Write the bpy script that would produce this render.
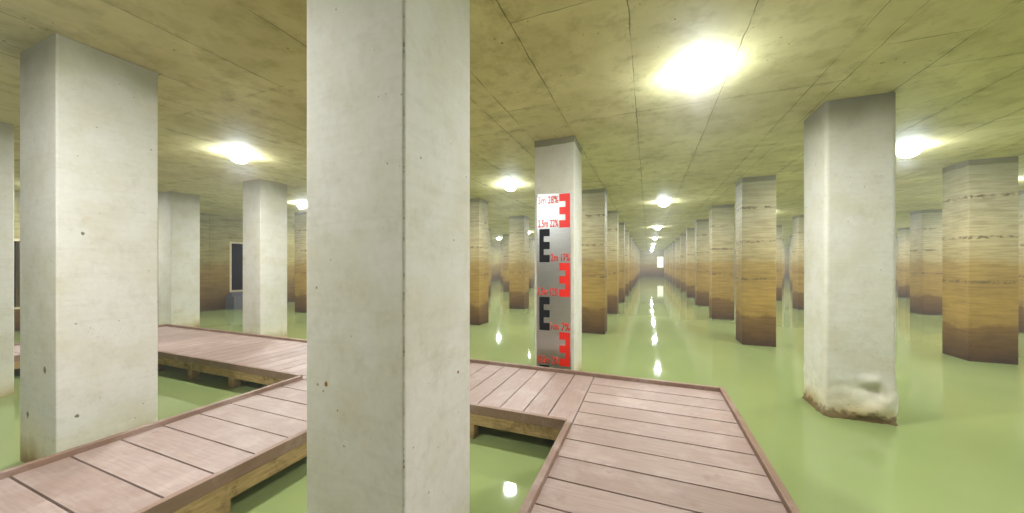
import bpy, bmesh, math, random
from mathutils import Vector, noise
PI = math.pi
# ------------------------------------------------------------------ camera, world, exposure
S = bpy.context.scene
C = S.collection
for o in list(bpy.data.objects):
    bpy.data.objects.remove(o)
EYE = 1.90                                   # camera above the water surface (z = 0)
cam_d = bpy.data.cameras.new('camera')
cam_d.sensor_fit = 'HORIZONTAL'; cam_d.sensor_width = 36.0
cam_d.lens = 344.1 * 36 / 1024
cam_d.shift_y = 7.5 / 1024               # the viewer's frame sits a little above the optical axis
cam_d.clip_start = 0.05; cam_d.clip_end = 300
cam = bpy.data.objects.new('camera', cam_d); C.objects.link(cam)
cam.location = (0, 0, EYE)
cam.rotation_euler = (PI/2, 0, 0.3765)
S.camera = cam
w = bpy.data.worlds.new('world'); S.world = w; w.use_nodes = True
w.node_tree.nodes['Background'].inputs[0].default_value = (0.8, 0.9, 0.85, 1)
w.node_tree.nodes['Background'].inputs[1].default_value = 0.0
vs = S.view_settings
vs.view_transform = 'Standard'; vs.look = 'None'; vs.gamma = 1; vs.use_curve_mapping = False
vs.exposure = 0.0
LAMP_W = 103.0          # watts of each lamp's downward light
HAZE = .0060
DOME_E = 230.0           # brightness of the lamp glass
S.cycles.max_bounces = 8; S.cycles.diffuse_bounces = 6; S.cycles.glossy_bounces = 3
S.cycles.sample_clamp_indirect = 6

# ------------------------------------------------------------------ the grid of the hall (metres)
SU, SV, PW = 3.7704, 4.0994, 0.6635
L_FACE = -1.0876        # aisle-side face of the row left of the central aisle
R_FACE = 2.0651
V0 = 1.3436             # front face of the first pillars
CEIL = 3.9365
WALL_L, WALL_R, WALL_F, WALL_B = -16.6, 32.5, 55.9, -7.2
DECK = 0.33             # top of the boards

# ------------------------------------------------------------------ helpers
def bx(bm, x0, x1, y0, y1, z0, z1, bev=0):
    vs_ = [bm.verts.new(p) for p in ((x0,y0,z0),(x1,y0,z0),(x1,y1,z0),(x0,y1,z0),(x0,y0,z1),(x1,y0,z1),(x1,y1,z1),(x0,y1,z1))]
    fs = [bm.faces.new([vs_[i] for i in f]) for f in ((3,2,1,0),(4,5,6,7),(0,1,5,4),(1,2,6,5),(2,3,7,6),(3,0,4,7))]
    if bev:
        es = list({e for f in fs for e in f.edges})
        bmesh.ops.bevel(bm, geom=es, offset=bev, segments=2, profile=.6, affect='EDGES')
def lathe(bm, prof, n=28, cx=0, cy=0):
    rings = []
    for r, z in prof:
        if r < 1e-5: rings.append([bm.verts.new((cx, cy, z))])
        else: rings.append([bm.verts.new((cx+r*math.cos(2*PI*i/n), cy+r*math.sin(2*PI*i/n), z)) for i in range(n)])
    for a, b in zip(rings, rings[1:]):
        for i in range(n):
            j = (i+1) % n
            if len(a) == 1 and len(b) == 1: continue
            if len(a) == 1: bm.faces.new((a[0], b[j], b[i]))
            elif len(b) == 1: bm.faces.new((a[i], a[j], b[0]))
            else: bm.faces.new((a[i], a[j], b[j], b[i]))
def obj(name, bm, m, parent=None, loc=None, smooth=False):
    bmesh.ops.recalc_face_normals(bm, faces=bm.faces)
    me = bpy.data.meshes.new(name); bm.to_mesh(me); bm.free()
    me.materials.append(m)
    if smooth:
        for p in me.polygons: p.use_smooth = True
    o = bpy.data.objects.new(name, me); C.objects.link(o)
    if parent: o.parent = parent
    if loc: o.location = loc
    return o
def tag(o, label, cat, group=None, kind=None):
    o['label'] = label; o['category'] = cat
    if group: o['group'] = group
    if kind: o['kind'] = kind
    return o
def struct(name, bm, m, label=None, cat=None):
    o = obj(name, bm, m); o['kind'] = 'structure'
    if label: o['label'] = label
    if cat: o['category'] = cat
    return o
def thing(name, label, cat, loc=(0,0,0), group=None):
    o = bpy.data.objects.new(name, None); C.objects.link(o); o.location = loc
    o.empty_display_size = .2
    return tag(o, label, cat, group)

# ------------------------------------------------------------------ node helper
class N:
    def __init__(s, name):
        s.m = bpy.data.materials.new(name); s.m.use_nodes = True
        s.t = s.m.node_tree; s.p = s.t.nodes['Principled BSDF']
        s.tc = s.t.nodes.new('ShaderNodeTexCoord')
    def link(s, a, b): s.t.links.new(a, b)
    def put(s, sock, v):
        if isinstance(v, bpy.types.NodeSocket): s.link(v, sock)
        else: sock.default_value = v
    def math(s, op, a, b=None, c=None, clamp=False):
        n = s.t.nodes.new('ShaderNodeMath'); n.operation = op; n.use_clamp = clamp
        s.put(n.inputs[0], a)
        if b is not None: s.put(n.inputs[1], b)
        if c is not None: s.put(n.inputs[2], c)
        return n.outputs[0]
    def map(s, vec, scale=(1,1,1), loc=(0,0,0)):
        n = s.t.nodes.new('ShaderNodeMapping'); s.link(vec, n.inputs[0])
        n.inputs['Scale'].default_value = scale; n.inputs['Location'].default_value = loc
        return n.outputs[0]
    def noise(s, vec, scale, detail=4, rough=.55, dist=0):
        n = s.t.nodes.new('ShaderNodeTexNoise'); s.link(vec, n.inputs['Vector'])
        n.inputs['Scale'].default_value = scale; n.inputs['Detail'].default_value = detail
        n.inputs['Roughness'].default_value = rough; n.inputs['Distortion'].default_value = dist
        return n.outputs['Fac']
    def voro(s, vec, scale):
        n = s.t.nodes.new('ShaderNodeTexVoronoi'); s.link(vec, n.inputs['Vector']); n.inputs['Scale'].default_value = scale
        return n
    def rng(s, v, a, b, c=0., d=1.):
        n = s.t.nodes.new('ShaderNodeMapRange'); s.put(n.inputs[0], v)
        for i, q in enumerate((a, b, c, d)): n.inputs[i+1].default_value = q
        return n.outputs[0]
    def ramp(s, v, stops):
        n = s.t.nodes.new('ShaderNodeValToRGB'); s.link(v, n.inputs[0]); e = n.color_ramp.elements
        while len(e) < len(stops): e.new(.5)
        for q, (p, c) in zip(e, stops): q.position = p; q.color = (*c, 1) if len(c) == 3 else c
        return n.outputs[0]
    def mix(s, f, a, b, mode='MIX'):
        n = s.t.nodes.new('ShaderNodeMix'); n.data_type = 'RGBA'; n.blend_type = mode
        s.put(n.inputs[0], f)
        for sock, v in ((n.inputs[6], a), (n.inputs[7], b)):
            if isinstance(v, tuple) and len(v) == 3: v = (*v, 1)
            s.put(sock, v)
        return n.outputs[2]
    def sep(s, vec):
        n = s.t.nodes.new('ShaderNodeSeparateXYZ'); s.link(vec, n.inputs[0]); return n.outputs
    def comb(s, x, y, z):
        n = s.t.nodes.new('ShaderNodeCombineXYZ')
        for i, v in enumerate((x, y, z)): s.put(n.inputs[i], v)
        return n.outputs[0]
    def bump(s, h, strength=.3, dist=.01):
        n = s.t.nodes.new('ShaderNodeBump'); s.link(h, n.inputs['Height'])
        n.inputs['Strength'].default_value = strength; n.inputs['Distance'].default_value = dist
        s.link(n.outputs[0], s.p.inputs['Normal'])
    def fin(s, col, rough=.8, spec=.3, metal=0):
        s.put(s.p.inputs['Base Color'], (*col, 1) if isinstance(col, tuple) else col)
        s.put(s.p.inputs['Roughness'], rough); s.p.inputs['Specular IOR Level'].default_value = spec
        s.p.inputs['Metallic'].default_value = metal
        return s.m
def srgb(r, g, b):
    f = lambda c: (c/255/12.92) if c <= 10 else ((c/255+.055)/1.055)**2.4
    return (f(r), f(g), f(b))

# ------------------------------------------------------------------ materials
def pillar_material(kind):
    """square concrete pillar; object z = height above the water"""
    n = N('pillar_concrete_' + kind); ob = n.tc.outputs['Object']
    oi = n.t.nodes.new('ShaderNodeObjectInfo')
    off = n.math('MULTIPLY', oi.outputs['Random'], 37.0)
    x, y, z = n.sep(ob)
    vec = n.comb(n.math('ADD', x, off), n.math('ADD', y, off), z)
    streak = n.noise(n.map(vec, (1.2, 1.2, 14)), 1.6, 6, .65)
    cloud = n.noise(vec, 2.2, 5, .6)
    fine = n.noise(vec, 26, 4, .7)
    zz = n.math('ADD', z, n.rng(n.noise(n.map(vec, (1, 1, .5)), 1.8, 4, .6), .3, .7, -.10, .10))
    zn = n.rng(zz, 0, CEIL)
    if kind == 'stained':
        base = n.ramp(zn, [(0.0, srgb(70, 46, 18)), (.05, srgb(98, 68, 26)), (.165, srgb(126, 94, 40)), (.185, srgb(162, 130, 60)),
                           (.30, srgb(172, 140, 66)), (.40, srgb(162, 132, 66)), (.49, srgb(168, 142, 80)), (.515, srgb(178, 160, 112)), (.62, srgb(188, 174, 132)), (.78, srgb(184, 174, 138)), (.95, srgb(170, 162, 124))])
        base = n.mix(n.rng(streak, .40, .62, 0, .6), base, n.mix(1, base, (.50, .45, .34), 'MULTIPLY'))
        base = n.mix(n.rng(cloud, .48, .70, 0, .4), base, n.mix(1, base, (.62, .60, .50), 'MULTIPLY'))
        # rows of honeycomb pitting along the lift joints
        joint = None
        for zj in (3.22, 2.42, 1.55):
            q = n.math('LESS_THAN', n.math('ABSOLUTE', n.math('ADD', n.math('SUBTRACT', z, zj), n.rng(fine, 0, 1, -.05, .05))), .028)
            joint = q if joint is None else n.math('MAXIMUM', joint, q)
        joint = n.math('MULTIPLY', joint, n.rng(n.noise(vec, 9, 4, .7), .46, .58))
        base = n.mix(n.math('MULTIPLY', joint, .9), base, srgb(92, 74, 44))
    else:
        base = n.ramp(zn, [(0.0, srgb(150, 122, 76)), (.022, srgb(196, 180, 138)), (.06, srgb(222, 216, 194)), (.13, srgb(216, 213, 202)),
                           (.6, srgb(213, 210, 198)), (.95, srgb(202, 198, 182))])
        base = n.mix(n.rng(cloud, .44, .70, 0, .45), base, srgb(190, 182, 146))
        base = n.mix(n.rng(n.noise(vec, 5.5, 6, .75, 0), .52, .72, 0, .35), base, srgb(172, 164, 134))
        base = n.mix(n.rng(streak, .5, .75, 0, .25), base, srgb(180, 176, 152))
        # faint rust blooms
        rust = n.math('MULTIPLY', n.rng(n.noise(vec, 3.1, 2, .5), .70, .78), .22)
        base = n.mix(rust, base, srgb(196, 150, 84))
    # air holes
    v = n.voro(vec, 13)
    hole = n.math('MULTIPLY', n.math('LESS_THAN', v.outputs['Distance'], n.rng(n.noise(vec, 4, 2), .44, .70, .0, .115)), 1.0)
    base = n.mix(n.math('MULTIPLY', hole, .75), base, srgb(112, 98, 66))
    v2 = n.voro(vec, 38)
    hole2 = n.math('LESS_THAN', v2.outputs['Distance'], n.rng(n.noise(vec, 2.6, 2), .5, .75, .0, .17))
    base = n.mix(n.math('MULTIPLY', hole2, .5), base, srgb(120, 112, 84))
    # stained dark collar right under the slab, with shade painted into the pillar tops
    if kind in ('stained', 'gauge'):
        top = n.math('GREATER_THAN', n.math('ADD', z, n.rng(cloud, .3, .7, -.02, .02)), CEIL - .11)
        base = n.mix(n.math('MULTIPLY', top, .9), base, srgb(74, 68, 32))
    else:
        base = n.mix(n.rng(zz, CEIL-.34, CEIL-.06, 0, .72), base, srgb(104, 96, 52))  # pale pillars: shade at the top painted as an olive gradient
    top_shade = n.rng(zz, CEIL - .85, CEIL - .1, 0, .42)  # broader shade below the slab, put into the colour
    base = n.mix(top_shade, base, srgb(150, 144, 100))
    base = n.mix(n.rng(fine, .35, .75, 0, .10), base, (.2, .18, .12))
    if kind == 'seamed':
        d = n.math('MAXIMUM', n.math('SUBTRACT', PW/2, x), n.math('ADD', y, PW/2))
        m_ = n.math('LESS_THAN', d, n.rng(n.noise(n.map(vec, (0, 0, 1)), 9, 6, .8), .40, .64, -.001, .009))
        base = n.mix(n.math('MULTIPLY', m_, .8), base, srgb(84, 78, 58))
    n.bump(n.math('SUBTRACT', n.math('ADD', n.math('MULTIPLY', cloud, .6), n.math('MULTIPLY', fine, .25)), hole), .35, .008)
    return n.fin(base, .78 if kind != 'stained' else .6, .3)
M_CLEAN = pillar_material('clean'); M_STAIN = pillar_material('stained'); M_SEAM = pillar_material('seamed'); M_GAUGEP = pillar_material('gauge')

def wall_material():
    n = N('stained_wall_concrete'); ob = n.tc.outputs['Object']; x, y, z = n.sep(ob)
    cloud = n.noise(ob, 1.1, 5, .6); streak = n.noise(n.map(ob, (.6, .6, 12)), 1.5, 5, .65)
    zz = n.math('ADD', z, n.rng(cloud, .3, .7, -.12, .12))
    base = n.ramp(n.rng(zz, 0, CEIL), [(0, srgb(84, 62, 24)), (.15, srgb(112, 86, 36)), (.3, srgb(134, 108, 48)), (.46, srgb(146, 124, 64)), (.50, srgb(158, 146, 92)), (1, srgb(166, 160, 112))])
    base = n.mix(n.rng(streak, .40, .65, 0, .7), base, n.mix(1, base, (.45, .40, .26), 'MULTIPLY'))
    base = n.mix(n.rng(n.noise(ob, 3, 6, .7), .45, .7, 0, .5), base, n.mix(1, base, (.5, .48, .36), 'MULTIPLY'))
    pan = n.math('LESS_THAN', n.math('ABSOLUTE', n.math('SUBTRACT', n.math('FRACT', n.math('DIVIDE', n.math('ADD', x, y), 1.8)), .5)), .005)
    base = n.mix(n.math('MULTIPLY', pan, .4), base, srgb(90, 80, 46))
    return n.fin(base, .75, .3)
M_WALL = wall_material()

def ceiling_material():
    n = N('board_marked_ceiling_slab'); ob = n.tc.outputs['Object']
    x, y, z = n.sep(ob)
    wob = n.rng(n.noise(ob, 6, 3), .3, .7, -.006, .006)
    u = n.math('ADD', n.math('SUBTRACT', x, L_FACE), wob)
    q = SU/4
    cell = n.math('FRACT', n.math('DIVIDE', u, q))
    idx = n.math('FLOOR', n.math('DIVIDE', u, q))
    du = n.math('MULTIPLY', n.math('MINIMUM', cell, n.math('SUBTRACT', 1.0, cell)), q)
    strip = n.math('MULTIPLY', n.math('ABSOLUTE', n.math('SUBTRACT', n.math('FRACT', n.math('DIVIDE', n.math('ADD', u, PW + 20*SU), SU)), .5)), SU)
    strip = n.math('SUBTRACT', SU/2, strip)
    inst = n.math('GREATER_THAN', n.math('MULTIPLY', n.math('FRACT', n.math('DIVIDE', u, SU)), SU), SU-PW)
    st = n.math('MULTIPLY_ADD', inst, .65, -.5)
    vv = n.math('DIVIDE', n.math('ADD', n.math('ADD', y, wob), st), 2.2)
    cv = n.math('FRACT', vv)
    dv = n.math('MULTIPLY', n.math('MINIMUM', cv, n.math('SUBTRACT', 1.0, cv)), 2.2)
    patchy = n.noise(ob, 1.7, 5, .7)
    wid = n.rng(patchy, .40, .62, .0010, .0080)
    l1 = n.math('LESS_THAN', du, wid); l2 = n.math('LESS_THAN', strip, wid); l3 = n.math('LESS_THAN', dv, n.math('MULTIPLY', wid, .8))
    line = n.math('MAXIMUM', n.math('MAXIMUM', l1, l2), l3)
    near = n.math('LESS_THAN', n.math('MINIMUM', du, dv), .05)
    cloud = n.noise(ob, .9, 6, .62, .4); cl2 = n.noise(ob, 4.5, 5, .65); fine = n.noise(ob, 30, 3, .7)
    base = n.mix(n.rng(cloud, .35, .68), srgb(222, 210, 158), srgb(190, 176, 122))
    base = n.mix(n.rng(cl2, .48, .72, 0, .5), base, srgb(146, 132, 74))
    v = n.voro(ob, 10); hole = n.math('LESS_THAN', v.outputs['Distance'], n.rng(n.noise(ob, 2, 2), .42, .7, 0, .12))
    base = n.mix(n.math('MULTIPLY', hole, .85), base, srgb(84, 72, 34))
    vn = n.noise(n.map(ob, (1, 1, 1), (5, 2, 0)), .8, 4)
    tone = n.t.nodes.new('ShaderNodeTexWhiteNoise'); tone.noise_dimensions = '2D'
    n.link(n.comb(idx, n.math('FLOOR', vv), 0), tone.inputs['Vector'])
    base = n.mix(n.rng(tone.outputs['Value'], 0, 1, 0, .22), base, srgb(160, 150, 92))
    base = n.mix(n.math('MULTIPLY', near, n.rng(cl2, .45, .7, 0, .3)), base, srgb(120, 108, 58))
    base = n.mix(n.math('MULTIPLY', line, .72), base, srgb(88, 78, 40))
    n.bump(n.math('SUBTRACT', n.math('MULTIPLY', fine, .3), line), .3, .008)
    return n.fin(base, .7, .25)
M_CEIL = ceiling_material()

def water_material():
    n = N('milky_green_water'); ob = n.tc.outputs['Object']
    c = n.noise(ob, .35, 3, .5)
    base = n.mix(n.rng(c, .35, .65), srgb(136, 151, 95), srgb(145, 159, 103))
    n.bump(n.noise(n.map(ob, (1, 1, 1)), 1.6, 2, .5), .012, .05)
    m = n.fin(base, .045, .5); n.p.inputs['IOR'].default_value = 1.33
    return m
M_WATER = water_material()

def board_material(name, c1, c2, c3, along):
    n = N(name); ob = n.tc.outputs['Object']; g = n.t.nodes.new('ShaderNodeNewGeometry')
    sc = (2, 26, 8) if along == 'x' else (26, 2, 8)
    grain = n.noise(n.map(ob, sc), 2.2, 5, .6); cloud = n.noise(ob, 2.4, 5, .65, .3); spot = n.noise(ob, 6, 4, .6)
    base = n.mix(g.outputs['Random Per Island'], c1, c2)
    base = n.mix(n.rng(grain, .35, .7, 0, .35), base, c3)
    base = n.mix(n.rng(cloud, .5, .72, 0, .35), base, srgb(204, 188, 180))
    base = n.mix(n.rng(spot, .60, .72, 0, .35), base, c3)
    n.bump(grain, .15, .004)
    return n.fin(base, .5, .4)
B1, B2, B3 = srgb(176, 154, 144), srgb(158, 135, 124), srgb(120, 94, 82)
M_BOARD_X = board_material('composite_boards_across', B1, B2, B3, 'x')
M_BOARD_Y = board_material('composite_boards_lengthwise', B1, B2, B3, 'y')
M_KERB = board_material('brown_edge_board', srgb(156, 127, 108), srgb(136, 108, 90), srgb(98, 72, 56), 'y')
def timber_material():
    n = N('damp_yellow_timber'); ob = n.tc.outputs['Object']
    grain = n.noise(n.map(ob, (3, 3, 22)), 2, 5, .6); cloud = n.noise(ob, 5, 5, .7)
    base = n.mix(n.rng(grain, .35, .7), srgb(182, 154, 108), srgb(146, 120, 76))
    base = n.mix(n.rng(cloud, .52, .68, 0, .75), base, srgb(84, 66, 34))
    z = n.sep(ob)[2]
    base = n.mix(n.rng(z, .10, -.02, 0, .6), base, srgb(70, 60, 30))
    return n.fin(base, .7, .3)
M_TIMBER = timber_material()
def plain(name, col, rough=.5, metal=0, spec=.5, sc=8, var=.12):
    n = N(name); c = n.noise(n.tc.outputs['Object'], sc, 4)
    return n.fin(n.mix(n.rng(c, .3, .7, 0, var), col, tuple(v*.5 for v in col)), rough, spec, metal)
def steel_material():
    n = N('brushed_steel'); ob = n.tc.outputs['Object']
    g = n.noise(n.map(ob, (1.5, 1, 60)), 3, 4, .6)
    n.bump(g, .06, .002)
    return n.fin(n.mix(n.rng(g, .3, .7), srgb(205, 204, 198), srgb(180, 180, 174)), .30, .5, .92)
M_STEEL = steel_material()
M_RED = plain('red_enamel', srgb(236, 34, 12), .35, sc=20, var=.05)
M_BLACK = plain('black_enamel', (.006, .006, .007), .6, 0, .15)
M_GREY = plain('grey_cast_housing', srgb(150, 152, 150), .45, .3)
M_DARKCONC = plain('dark_grey_step_concrete', srgb(92, 92, 96), .7)
M_FRAME = plain('pale_door_frame_concrete', srgb(196, 184, 150), .7)
M_DARK = plain('unlit_passage_walls', srgb(70, 56, 40), .9)
def glow_material(name, col, e):
    n = N(name); n.fin(col, .3, .5)
    n.p.inputs['Emission Color'].default_value = (*col, 1); n.p.inputs['Emission Strength'].default_value = e
    return n.m
M_DOME = glow_material('lamp_glass_lit', (.80, .90, 1.0), DOME_E)
M_DAY = glow_material('lit_opening', (.86, .92, .74), .9)

# ------------------------------------------------------------------ the hall
b = bmesh.new(); bx(b, WALL_L-.4, WALL_R+.4, WALL_B-.4, WALL_F+.4, -.75, -.55); struct('floor', b, M_DARKCONC)
b = bmesh.new(); bx(b, WALL_L-.4, WALL_R+.4, WALL_B-.4, WALL_F+.4, CEIL, CEIL+.3); struct('ceiling', b, M_CEIL)
D1 = (9.22, 10.15, .70, 2.86)      # along the wall, sill, head
D2 = (2.95, 4.02, .62, 2.62)
b = bmesh.new()
def wall_run(y0, y1, z0, z1): bx(b, WALL_L-.35, WALL_L, y0, y1, z0, z1)
ys = [WALL_B, D2[0], D2[1], D1[0], D1[1], WALL_F]
for i in (0, 2, 4): wall_run(ys[i], ys[i+1], -.55, CEIL)
for d in (D1, D2): wall_run(d[0], d[1], -.55, d[2]); wall_run(d[0], d[1], d[3], CEIL)
struct('wall_left', b, M_WALL)
b = bmesh.new(); bx(b, WALL_R, WALL_R+.35, WALL_B, WALL_F, -.55, CEIL); struct('wall_right', b, M_WALL)
b = bmesh.new(); bx(b, WALL_L-.35, WALL_R+.35, WALL_B-.35, WALL_B, -.55, CEIL); struct('wall_back', b, M_WALL)
F = (1.25, 2.15, 1.35, 3.02)
b = bmesh.new()
bx(b, WALL_L-.35, F[0], WALL_F, WALL_F+.35, -.55, CEIL); bx(b, F[1], WALL_R+.35, WALL_F, WALL_F+.35, -.55, CEIL)
bx(b, F[0], F[1], WALL_F, WALL_F+.35, -.55, F[2]); bx(b, F[0], F[1], WALL_F, WALL_F+.35, F[3], CEIL)
struct('wall_far', b, M_WALL)
for i, d in enumerate((D1, D2)):
    b = bmesh.new()           # frame round the opening
    x0, x1 = WALL_L-.30, WALL_L+.015
    for a in ((d[0], d[0]+.07, d[2], d[3]), (d[1]-.07, d[1], d[2], d[3]), (d[0]+.07, d[1]-.07, d[3]-.07, d[3]), (d[0]+.07, d[1]-.07, d[2], d[2]+.05)):
        bx(b, x0, x1, *a)
    o = struct('door_%d' % (i+1), b, M_FRAME)
    b = bmesh.new()           # dim passage behind
    X0, X1, y0, y1 = WALL_L-1.9, WALL_L-.35, d[0]-.1, d[1]+.1
    bx(b, X0-.1, X0, y0, y1, d[2]-.1, d[3]+.1); bx(b, X0, X1, y0-.1, y0, d[2]-.1, d[3]+.1); bx(b, X0, X1, y1, y1+.1, d[2]-.1, d[3]+.1)
    bx(b, X0, X1, y0, y1, d[2]-.1, d[2]); bx(b, X0, X1, y0, y1, d[3], d[3]+.1)
    obj('passage', b, M_DARK, o)
b = bmesh.new()
for a in ((F[0], F[0]+.06, F[2], F[3]), (F[1]-.06, F[1], F[2], F[3]), (F[0]+.06, F[1]-.06, F[2], F[2]+.06), (F[0]+.06, F[1]-.06, F[3]-.06, F[3])):
    bx(b, a[0], a[1], WALL_F-.02, WALL_F+.1, a[2], a[3])
o = struct('window_1', b, M_FRAME)
b = bmesh.new(); bx(b, F[0]+.05, F[1]-.05, WALL_F+.04, WALL_F+.07, F[2]+.05, F[3]-.05); obj('pane', b, M_DAY, o)
# water
b = bmesh.new(); b.faces.new([b.verts.new(p) for p in ((WALL_L+.001, WALL_B+.001, 0), (WALL_R-.001, WALL_B+.001, 0), (WALL_R-.001, WALL_F-.001, 0), (WALL_L+.001, WALL_F-.001, 0))])
tag(obj('water', b, M_WATER), 'still milky green water flooding the whole hall floor', 'water', kind='stuff')
# landing under the left-hand doorway
b = bmesh.new(); bx(b, WALL_L+.002, WALL_L+.55, D1[0]-.15, D1[1]+.15, -.548, D1[2]-.16, .01); bx(b, WALL_L+.017, WALL_L+.32, D1[0]-.1, D1[1]+.1, D1[2]-.16, D1[2]-.01, .01)
tag(obj('landing_step', b, M_DARKCONC), 'dark grey stepped landing below the dark doorway in the left wall', 'step')

# ------------------------------------------------------------------ pillars
def pillar_rect(row, i):
    if row <= 0:
        r = L_FACE + SU*row; l = r - PW
    else:
        l = R_FACE + SU*(row-1); r = l + PW
    f = V0 + SV*i
    return l, r, f, f+PW
rows = range(-3, 9); cols = range(0, 13)
RECT = {(r, i): pillar_rect(r, i) for r in rows for i in cols}
RECT[(-1, 0)] = (RECT[(-1, 0)][0]-.13, RECT[(-1, 0)][1], RECT[(-1, 0)][2], RECT[(-1, 0)][3]+.02)
def blocked(p, q, skip):
    dx, dy = q[0]-p[0], q[1]-p[1]
    for k, (l, r, f, bk) in RECT.items():
        if k == skip: continue
        t0, t1 = 0.0, 1.0; ok = True
        for s, d, lo, hi in ((p[0], dx, l, r), (p[1], dy, f, bk)):
            if abs(d) < 1e-9:
                if s < lo or s > hi: ok = False; break
            else:
                a, c = (lo-s)/d, (hi-s)/d
                if a > c: a, c = c, a
                t0, t1 = max(t0, a), min(t1, c)
                if t0 >= t1: ok = False; break
        if ok: return True
    return False
def in_view(p, q, m=.03):
    a = .3766
    X = (q[0]-p[0])*math.cos(a) + (q[1]-p[1])*math.sin(a); Z = -(q[0]-p[0])*math.sin(a) + (q[1]-p[1])*math.cos(a)
    return Z > .1 and abs(X/Z) < 1.493 + m
def seen(k, eyes):
    l, r, f, bk = RECT[k]; nl = 9
    for e in eyes:
        side = r if e[0] > r else l
        pts = [(l+(r-l)*j/(nl-1), f-1e-4) for j in range(nl)] + [(side, f+(bk-f)*j/(nl-1)) for j in range(nl)]
        for q in pts:
            if in_view(e, q) and not blocked(e, q, k): return True
    return False
EYES = [(0, 0), (-1.0, -.4), (1.1, .4), (.5, -1.0)]
BUILD = [k for k in RECT if seen(k, EYES)]
MAIN = {k for k in RECT if seen(k, EYES[:1])}

def pillar_bm(wx, wy, z0=-.548):
    b = bmesh.new(); bx(b, -wx/2, wx/2, -wy/2, wy/2, z0, CEIL-.0008)
    es = [e for e in b.edges if abs(e.verts[0].co.z - e.verts[1].co.z) > 1]
    bmesh.ops.bevel(b, geom=es, offset=.012, segments=2, profile=.5, affect='EDGES')
    return b
def lumpy_pillar_bm(wx, wy):
    """pillar whose foot is patched with rough swollen mortar"""
    b = bmesh.new()
    zs = [-.548, -.2] + [-.05+.025*j for j in range(48)] + [1.3, 2.2, 3.2, CEIL-.0008]
    nx = 30; per = []
    for j in range(nx): per.append((-wx/2+wx*j/nx, -wy/2))
    for j in range(nx): per.append((wx/2, -wy/2+wy*j/nx))
    for j in range(nx): per.append((wx/2-wx*j/nx, wy/2))
    for j in range(nx): per.append((-wx/2, wy/2-wy*j/nx))
    rings = []
    for z in zs:
        ring = []
        for (x, y) in per:
            fx, fy = x/(wx/2), y/(wy/2)
            nrm = Vector((fx if abs(fx) > .97 else 0, fy if abs(fy) > .97 else 0, 0))
            if nrm.length > 0: nrm.normalize()
            crust = max(0, 1-abs(z-.0)/.09)
            d = crust*(.022+.03*noise.noise(Vector((x*16, y*16, z*20))))
            if z < .85:
                fall = min(1, (.85-z)/.4)
                d += fall*.010*noise.noise(Vector((x*9, y*9+4, z*9)))
                if y < -wy*.45:          # swollen patch and a hollow on the front face
                    for (cx, cz, rx, rz, amp) in ((.12, .16, .17, .09, .055), (.02, .10, .16, .06, .03), (.26, .30, .12, .16, .045),
                                                  (.12, .38, .11, .05, -.055), (.19, .33, .05, .04, -.04), (.10, .50, .12, .06, .035), (-.05, .30, .10, .10, .015)):
                        q = ((x-cx)/rx)**2 + ((z-cz)/rz)**2
                        d += amp*math.exp(-q*1.3)
            corner = abs(abs(fx)-1) < .01 and abs(abs(fy)-1) < .01
            if corner: d -= .014
            ring.append(b.verts.new((x+nrm.x*d, y+nrm.y*d, z)))
        rings.append(ring)
    n = len(per)
    for a, c in zip(rings, rings[1:]):
        for j in range(n): b.faces.new((a[j], a[(j+1) % n], c[(j+1) % n], c[j]))
    b.faces.new(rings[-1]); b.faces.new(rings[0][::-1])
    return b
# crusted foot material: the clean concrete with a gritty brown waterline
def crust_material():
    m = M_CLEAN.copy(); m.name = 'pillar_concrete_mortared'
    t = m.node_tree; p = t.nodes['Principled BSDF']; src = p.inputs['Base Color'].links[0].from_socket
    tc = t.nodes.new('ShaderNodeTexCoord'); sp = t.nodes.new('ShaderNodeSeparateXYZ'); t.links.new(tc.outputs['Object'], sp.inputs[0])
    nz = t.nodes.new('ShaderNodeTexNoise'); nz.inputs['Scale'].default_value = 14; nz.inputs['Detail'].default_value = 5; t.links.new(tc.outputs['Object'], nz.inputs[0])
    ma = t.nodes.new('ShaderNodeMath'); ma.operation = 'MULTIPLY_ADD'; t.links.new(nz.outputs['Fac'], ma.inputs[0]); ma.inputs[1].default_value = -.22; t.links.new(sp.outputs[2], ma.inputs[2])
    mr = t.nodes.new('ShaderNodeMapRange'); t.links.new(ma.outputs[0], mr.inputs[0])
    mr.inputs[1].default_value = .0; mr.inputs[2].default_value = -.05; mr.inputs[3].default_value = 0; mr.inputs[4].default_value = .85
    mx = t.nodes.new('ShaderNodeMix'); mx.data_type = 'RGBA'; t.links.new(mr.outputs[0], mx.inputs[0]); t.links.new(src, mx.inputs[6]); mx.inputs[7].default_value = (*srgb(104, 84, 46), 1)
    t.links.new(mx.outputs[2], p.inputs['Base Color'])
    return m
M_CRUST = crust_material()
CLEAN = {(0, 0), (0, 1), (-1, 0), (-2, 0), (-2, 1), (-3, 1), (1, 1)}
SPECIAL = {
 (0, 0): 'huge pale grey concrete pillar nearest the camera, between the two decks',
 (-1, 0): 'broad pale concrete pillar standing behind the left branch of the boardwalk',
 (-2, 0): 'pale concrete pillar cut off by the left edge of the photo',
 (-2, 1): 'pale concrete pillar behind the left boardwalk, just right of the dark doorway',
 (-3, 1): 'pale concrete pillar behind the left boardwalk, just left of the dark doorway',
 (0, 1): 'pale concrete pillar that carries the red and black level gauge',
 (1, 1): 'pale concrete pillar with lumpy mortar at its foot, alone in open water',
 (2, 2): 'broad brown-stained pillar at the right, behind the mortared pale pillar',
}
ORD = ['first','second','third','fourth','fifth','sixth','seventh','eighth','ninth','tenth','eleventh','twelfth','thirteenth','fourteenth']
ROWN = {0: 'just left of the central aisle', 1: 'just right of the central aisle'}
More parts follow.
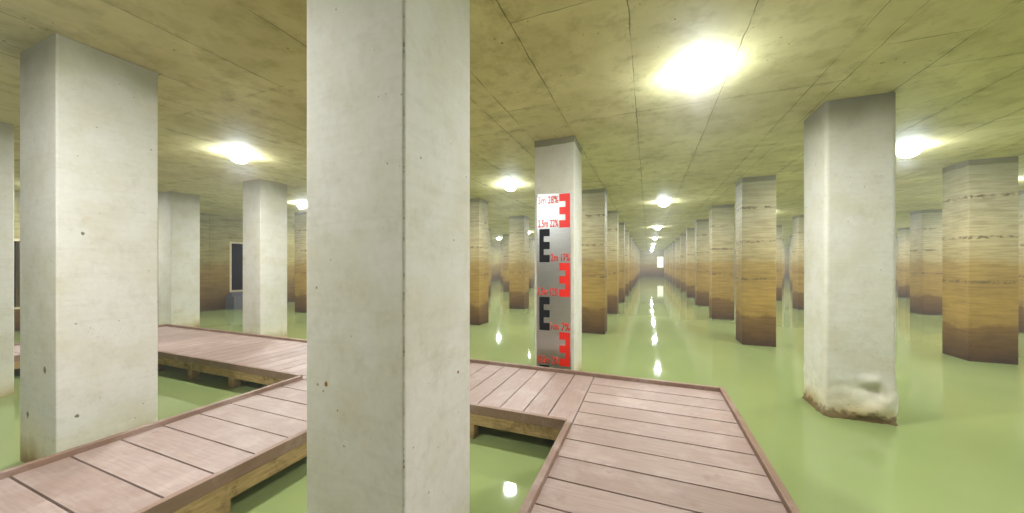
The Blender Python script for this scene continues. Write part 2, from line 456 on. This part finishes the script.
for r in rows:
    if r < 0: ROWN[r] = '%s left of the central aisle' % (ORD[-r] + ' row')
    if r > 1: ROWN[r] = '%s right of the central aisle' % (ORD[r-1] + ' row')
base_mesh = None
for r in rows:
    ks = sorted(k for k in BUILD if k[0] == r)
    seen_n = 0
    for k in ks:
        l, rr, f, bk = RECT[k]; cx, cy = (l+rr)/2, (f+bk)/2
        main = k in MAIN
        if main: seen_n += 1
        if k in SPECIAL or k == (0, 0):
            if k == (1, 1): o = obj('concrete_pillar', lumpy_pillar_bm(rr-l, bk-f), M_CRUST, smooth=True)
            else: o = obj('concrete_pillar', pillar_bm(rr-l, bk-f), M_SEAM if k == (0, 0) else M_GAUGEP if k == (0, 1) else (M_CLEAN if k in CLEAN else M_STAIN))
            label = SPECIAL[k]
        else:
            if base_mesh is None:
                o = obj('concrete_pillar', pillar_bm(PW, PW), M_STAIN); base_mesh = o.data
            else:
                o = bpy.data.objects.new('concrete_pillar', base_mesh); C.objects.link(o)
            where = ROWN[r] if r not in (0, 1) else 'row ' + ROWN[r]
            label = 'brown-stained concrete pillar, %s seen in the %s' % (ORD[max(seen_n-1, 0)], where)
            if not main: label = 'brown-stained concrete pillar hidden behind others in the %s' % where
        o.location = (cx, cy, 0)
        tag(o, label, 'pillar', 'pale pillars beside the boardwalk' if k in CLEAN else 'brown-stained pillars in the water')

# old formwork tie ends showing in the faces of the near pillars
M_TIE = plain('dark_tie_end', srgb(128, 120, 92), .8, sc=30, var=.5)
M_RUST = plain('rusty_tie_end', srgb(156, 104, 44), .8, sc=60, var=.6)
def tie_end(k, x, y, z, face, r, m, label):
    p = [o for o in C.objects if o.name.startswith('concrete_pillar') and abs(o.location.x-(RECT[k][0]+RECT[k][1])/2) < .01 and abs(o.location.y-(RECT[k][2]+RECT[k][3])/2) < .01][0]
    b = bmesh.new(); random.seed(int(z*1000)); n = 14
    rim = [r*random.uniform(.65, 1.1) for _ in range(n)]; rings = []
    for q, h in ((1.0, 0), (.85, .003), (.3, .0035)):
        ring = []
        for j in range(n):
            a_, c_ = rim[j]*q*math.cos(2*PI*j/n), 1.25*rim[j]*q*math.sin(2*PI*j/n)
            ring.append(b.verts.new((a_, -h, c_) if face == 'front' else (h, a_, c_)))
        rings.append(ring)
    for a_, c_ in zip(rings, rings[1:]):
        for j in range(n): b.faces.new((a_[j], a_[(j+1) % n], c_[(j+1) % n], c_[j]))
    b.faces.new(rings[-1]); b.faces.new(rings[0][::-1])
    o = obj('tie_end', b, m, p, (x-p.location.x, y-p.location.y, z)); o['label'] = label
for (x, y, z, fc, r) in ((-5.081, RECT[(-1,0)][2], .94, 'front', .030), (-5.46, RECT[(-1,0)][2], .477, 'front', .026), (RECT[(-1,0)][1], 1.464, .51, 'side', .014), (RECT[(-1,0)][1], 1.50, 2.182, 'side', .014)):
    tie_end((-1, 0), x, y, z, fc, r, M_TIE, 'dark tie end')
tie_end((0, 0), -1.599, RECT[(0,0)][2], 1.259, 'front', .012, M_RUST, 'rusty tie end'); tie_end((0, 0), RECT[(0,0)][1], 1.847, 1.235, 'side', .009, M_RUST, 'rusty tie end')

# ------------------------------------------------------------------ boardwalk
KW, KH = .055, .045
def boards(parent, x0, x1, y0, y1, pitch, run, m, start=None):
    b = bmesh.new(); gap = .014; random.seed(int(abs(x0*100)+abs(y1*10)))
    if run == 'x':          # boards lie along x, stacked along y (from the far edge)
        y = y1
        while y > y0 + .02:
            a = max(y-pitch, y0); bx(b, x0, x1, a+gap/2, y-gap/2, DECK-.028, DECK+random.uniform(-.001, .001), .0025); y -= pitch
    else:
        x = x1
        while x > x0 + .02:
            a = max(x-pitch, x0); bx(b, a+gap/2, x-gap/2, y0, y1, DECK-.028, DECK+random.uniform(-.001, .001), .0025); x -= pitch
    return obj('deck_boards', b, m, parent)
def kerb(parent, x0, x1, y0, y1):
    b = bmesh.new(); bx(b, x0, x1, y0, y1, DECK-.055, DECK+KH, .006); return obj('kerb', b, M_KERB, parent)
def beam(parent, x0, x1, y0, y1, z0=.12, z1=DECK-.0555):
    b = bmesh.new(); bx(b, x0, x1, y0, y1, z0, z1, .004); return obj('beam', b, M_TIMBER, parent)
def post(parent, x, y, sx=.12, sy=.12, top=.119):
    b = bmesh.new(); bx(b, x-sx/2, x+sx/2, y-sy/2, y+sy/2, -.548, top, .006); return obj('post', b, M_TIMBER, parent)
# platform under the camera
PX0, PX1, PY0, PY1 = -.745, .875, -2.6, 4.93
t = thing('boardwalk', 'wide brown boarded platform on the right whose boards lie crosswise', 'boardwalk', (0, 1.2, 0), 'sections of the boardwalk')
t.location = (0, 0, 0)
boards(t, PX0+KW, PX1-KW, PY0, PY1-KW-.003, .302, 'x', M_BOARD_X)
kerb(t, PX0, PX0+KW-.002, PY0, 3.305); kerb(t, PX1-KW+.002, PX1, PY0, PY1); kerb(t, PX0+KW+.002, PX1-KW, PY1-KW, PY1)
beam(t, PX0+.01, PX0+.075, PY0, 3.30); beam(t, PX1-.075, PX1-.01, PY0, PY1-.08); beam(t, PX0+.01, PX1-.01, PY1-.075, PY1-.01)
for y in (-1.6, .2, 1.75, 3.2, 4.85):
    for x in (PX0+.10, PX1-.10): post(t, x, y)
# cross walkway behind the big pillar
WX0, WX1, WY0, WY1 = -11.35, PX0+KW, 3.31, 4.93
t = thing('boardwalk', 'long cross walkway leading left past the gauge pillar behind the nearest pillar', 'boardwalk', (0, 0, 0), 'sections of the boardwalk')
boards(t, WX0+KW, WX1-.004, WY0+KW, WY1-KW-.003, .272, 'y', M_BOARD_Y)
kerb(t, WX0, WX1, WY1-KW, WY1); kerb(t, -2.89, PX0-.002, WY0, WY0+KW-.002)
kerb(t, -9.80, -4.44, WY0, WY0+KW-.002)
kerb(t, WX0, WX0+KW-.002, WY0, WY1-KW-.002)
b = bmesh.new()                              # boards continue level at the two junctions
bx(b, -4.438, -2.892, WY0+.002, WY0+KW-.003, DECK-.05, DECK, .002); obj('threshold_strip', b, M_KERB, t)
b = bmesh.new(); bx(b, WX0+KW, -9.802, WY0+.002, WY0+KW-.003, DECK-.05, DECK, .002); obj('threshold_strip', b, M_KERB, t)
beam(t, WX0, WX1-.1, WY0+.008, WY0+.075, .155); beam(t, WX0, WX1-.1, WY1-.075, WY1-.01, .155)
for x in (-10.9, -9.6, -8.1, -7.02, -5.95, -5.05, -3.9, -2.8, -1.82):
    post(t, x, WY0+.065, .13, .11, .154); post(t, x, WY1-.08, .13, .11, .154)
# left branch towards the camera
BX0, BX1, BY0, BY1 = -4.44, -2.89, -2.6, 3.306
t = thing('boardwalk', 'left branch of boardwalk between the nearest pillar and the broad pale pillar', 'boardwalk', (0, 0, 0), 'sections of the boardwalk')
boards(t, BX0+KW, BX1-KW, BY0, BY1-.002, .288, 'x', M_BOARD_X)
kerb(t, BX0, BX0+KW-.002, BY0, BY1); kerb(t, BX1-KW+.002, BX1, BY0, BY1)
beam(t, BX0+.01, BX0+.075, BY0, BY1-.01, .145); beam(t, BX1-.075, BX1-.01, BY0, BY1-.01, .145)
for y in (-2.0, -.8, .35, 1.55, 2.85):
    for x in (BX0+.08, BX1-.075): post(t, x, y, .11, .15, .144)
# branch at the far left, along the wall side
t = thing('boardwalk', 'far left boardwalk section glimpsed between the two leftmost pillars', 'boardwalk', (0, 0, 0), 'sections of the boardwalk')
GX0, GX1, GY0, GY1 = -11.35, -9.80, -.8, 3.306
boards(t, GX0+KW, GX1-KW, GY0, GY1-.002, .288, 'x', M_BOARD_X)
kerb(t, GX0, GX0+KW-.002, GY0, GY1); kerb(t, GX1-KW+.002, GX1, GY0, GY1)
beam(t, GX0+.01, GX0+.075, GY0, GY1-.01, .145); beam(t, GX1-.075, GX1-.01, GY0, GY1-.01, .145)
for y in (-.6, .6, 1.8, 2.9):
    for x in (GX0+.08, GX1-.075): post(t, x, y, .11, .15, .144)

# ------------------------------------------------------------------ level gauge on its pillar
l, r, f, bk = RECT[(0, 1)]
GXC = l + .0
gx0, gx1 = l+.045, r-.055              # plate edges
t = thing('level_gauge', 'tall brushed steel level gauge with red and black marks on a pale pillar', 'gauge', ((gx0+gx1)/2, f-.001, 0))
W2 = (gx1-gx0)/2
zt, zb = 3.04, .10
b = bmesh.new(); bx(b, -W2, W2, -.006, -.0005, zb, zt, .001); obj('plate', b, M_STEEL, t)
def zpx(y): return 3.055 + (194.5 - y) / 60.9 * 1.0   # gauge pixels are linear in height on this face
STEP = .556
def emark(z1, side, name, m, z0=None, short=None):
    """an E of three bars; side -1: stem at left (black), +1: stem at right (red, reversed)"""
    b = bmesh.new(); h = (z1-(z0 if z0 else z1-STEP))
    bw = .175; sw = .075; e = W2-.012
    o_ = e if side > 0 else -e+.03
    def rect(a, c, zl, zh):
        x0, x1 = sorted((o_-side*a, o_-side*c)); bx(b, x0, x1, -.0085, -.0062, zl, zh)
    bar = STEP*.215
    z0_ = z1-STEP+.006
    rect(0, sw, z0_, z1-.006)
    zm = (z1-.006+z0_)/2
    for zc in (z1-.006-bar/2, zm, z0_+bar/2): rect(sw, bw, zc-bar/2, zc+bar/2)
    return obj(name, b, m, t)
z = zt - .005
tops = []
for i in range(5):
    emark(z, 1 if i % 2 == 0 else -1, 'red_mark' if i % 2 == 0 else 'black_mark', M_RED if i % 2 == 0 else M_BLACK); tops.append(z); z -= STEP
# last black mark is cut by the bottom of the plate
b = bmesh.new(); bx(b, -W2+.042, -W2+.042+.17, -.0085, -.0062, z-.10, z-.006); bx(b, -W2+.042, -W2+.042+.068, -.0085, -.0062, zb+.02, z-.10); obj('black_mark', b, M_BLACK, t)
def words(txt, x0, x1, zl, h):
    cu = bpy.data.curves.new('lettering', 'FONT'); cu.body = txt; cu.size = 1; cu.extrude = .0; cu.offset = .022
    tmp = bpy.data.objects.new('tmp', cu); C.objects.link(tmp)
    dg = bpy.context.evaluated_depsgraph_get(); me = bpy.data.meshes.new_from_object(tmp.evaluated_get(dg))
    bpy.data.objects.remove(tmp)
    xs = [v.co.x for v in me.vertices]; yy = [v.co.y for v in me.vertices]
    sx = (x1-x0)/(max(xs)-min(xs)); sy = h/(max(yy)-min(yy)); mx, my = min(xs), min(yy)
    for v in me.vertices: v.co = ((v.co.x-mx)*sx+x0, -.0075, (v.co.y-my)*sy+zl)
    me.name = 'lettering'; me.materials.clear(); me.materials.append(M_RED)
    bm = bmesh.new(); bm.from_mesh(me)
    ret = bmesh.ops.extrude_face_region(bm, geom=bm.faces[:])
    for v in ret['geom']:
        if isinstance(v, bmesh.types.BMVert): v.co.y += .0012
    bmesh.ops.recalc_face_normals(bm, faces=bm.faces); bm.to_mesh(me); bm.free()
    o = bpy.data.objects.new('lettering', me); C.objects.link(o); o.parent = t
    return o
TH = .125
words('3m 28%', -W2+.02, W2-.20, tops[0]-.155, TH)
words('2.5m 22%', -W2+.02, W2-.20, tops[1]+.02, TH)
words('2m 17%', -W2+.235, W2-.01, tops[2]+.02, TH)
words('1.5m 12%', -W2+.02, W2-.20, tops[3]+.02, TH)
words('1m 7%', -W2+.235, W2-.01, tops[4]+.02, TH)
words('0.5m 2%', -W2+.02, W2-.20, z+.02, TH)
for x in (-W2+.018, W2-.018):
    for zc in (zt-.02, 2.3, 1.45, .62, zb+.06):
        b = bmesh.new(); lathe(b, [(0, 0), (.009, 0), (.009, .003), (.005, .006), (0, .006)], 10)
        for v in b.verts: v.co = Vector((x+v.co.x, -.006-v.co.z, zc+v.co.y))
        obj('bolt', b, M_GREY, t)

# ------------------------------------------------------------------ ceiling lamps
def make_lamp(label, loc):
    t = thing('ceiling_light', label, 'lamp', loc, 'ceiling lamps over the aisles')
    b = bmesh.new(); lathe(b, [(0, 0), (.15, 0), (.15, -.012), (.14, -.018), (0, -.018)]); obj('base_plate', b, M_GREY, t)
    b = bmesh.new(); lathe(b, [(0, -.018), (.13, -.018), (.135, -.026), (.13, -.04), (0, -.04)]); obj('housing', b, M_GREY, t)
    b = bmesh.new(); lathe(b, [(0, -.0405)] + [(.15*math.cos(a), -.0405-.12*math.sin(a)) for a in [PI/2*j/8 for j in range(8)]] + [(0, -.1605)]); obj('glass_dome', b, M_DOME, t, smooth=True)
    return t
ld = bpy.data.lights.new('lamp_light', 'AREA'); ld.shape = 'DISK'; ld.size = .22; ld.energy = LAMP_W; ld.color = (1.0, .975, .96); ld.spread = PI
lamps = []
for c in range(-4, 8):
    u = .489 + SU*c
    if c < 0: u += .0
    for k in range(-1, 14):
        v = 4.08 + SV*k
        if (c + k) % 2: continue
        if v < WALL_B+1 or v > WALL_F-1.5 or u > WALL_R-1 or u < WALL_L+1: continue
        if c == 0 and k < 0: pass
        lamps.append((c, k, u, v))
AIS = {0: 'central aisle'}
for q in range(1, 9): AIS[q] = '%s aisle right of centre' % ORD[q-1]; AIS[-q] = '%s aisle left of centre' % ORD[q-1]
proto = None; cnt = {}; out = {}
for (c, k, u, v) in lamps:
    vis = in_view((0, 0), (u, v), .0) and not blocked((0, 0), (u, v), None)
    if vis:
        cnt[c] = cnt.get(c, 0)+1
        lab = 'glowing white ceiling lamp, %s in view above the %s' % (ORD[cnt[c]-1], AIS[c])
    else:
        out[c] = out.get(c, 0)+1
        hid = 'hidden behind pillars' if in_view((0, 0), (u, v), .0) else 'outside the picture'
        lab = 'white ceiling lamp %s, %s such one above the %s' % (hid, ORD[out[c]-1], AIS[c])
    if proto is None: proto = o = make_lamp(lab, (u, v, CEIL-.0005))
    else:
        o = proto.copy(); C.objects.link(o); o.location = (u, v, CEIL-.0005); o['label'] = lab
        for ch in proto.children:
            if ch.type != 'MESH': continue
            q = ch.copy(); C.objects.link(q); q.parent = o
    L = bpy.data.objects.new('lamp_light', ld); C.objects.link(L); L.location = (u, v, CEIL-.168)

# ------------------------------------------------------------------ thin even mist, added to give the lamps their glow
wt = w.node_tree; hv = wt.nodes.new('ShaderNodeVolumeScatter')
hv.inputs['Color'].default_value = (.95, .97, .98, 1); hv.inputs['Density'].default_value = HAZE; hv.inputs['Anisotropy'].default_value = .55
wt.links.new(hv.outputs[0], wt.nodes['World Output'].inputs['Volume'])
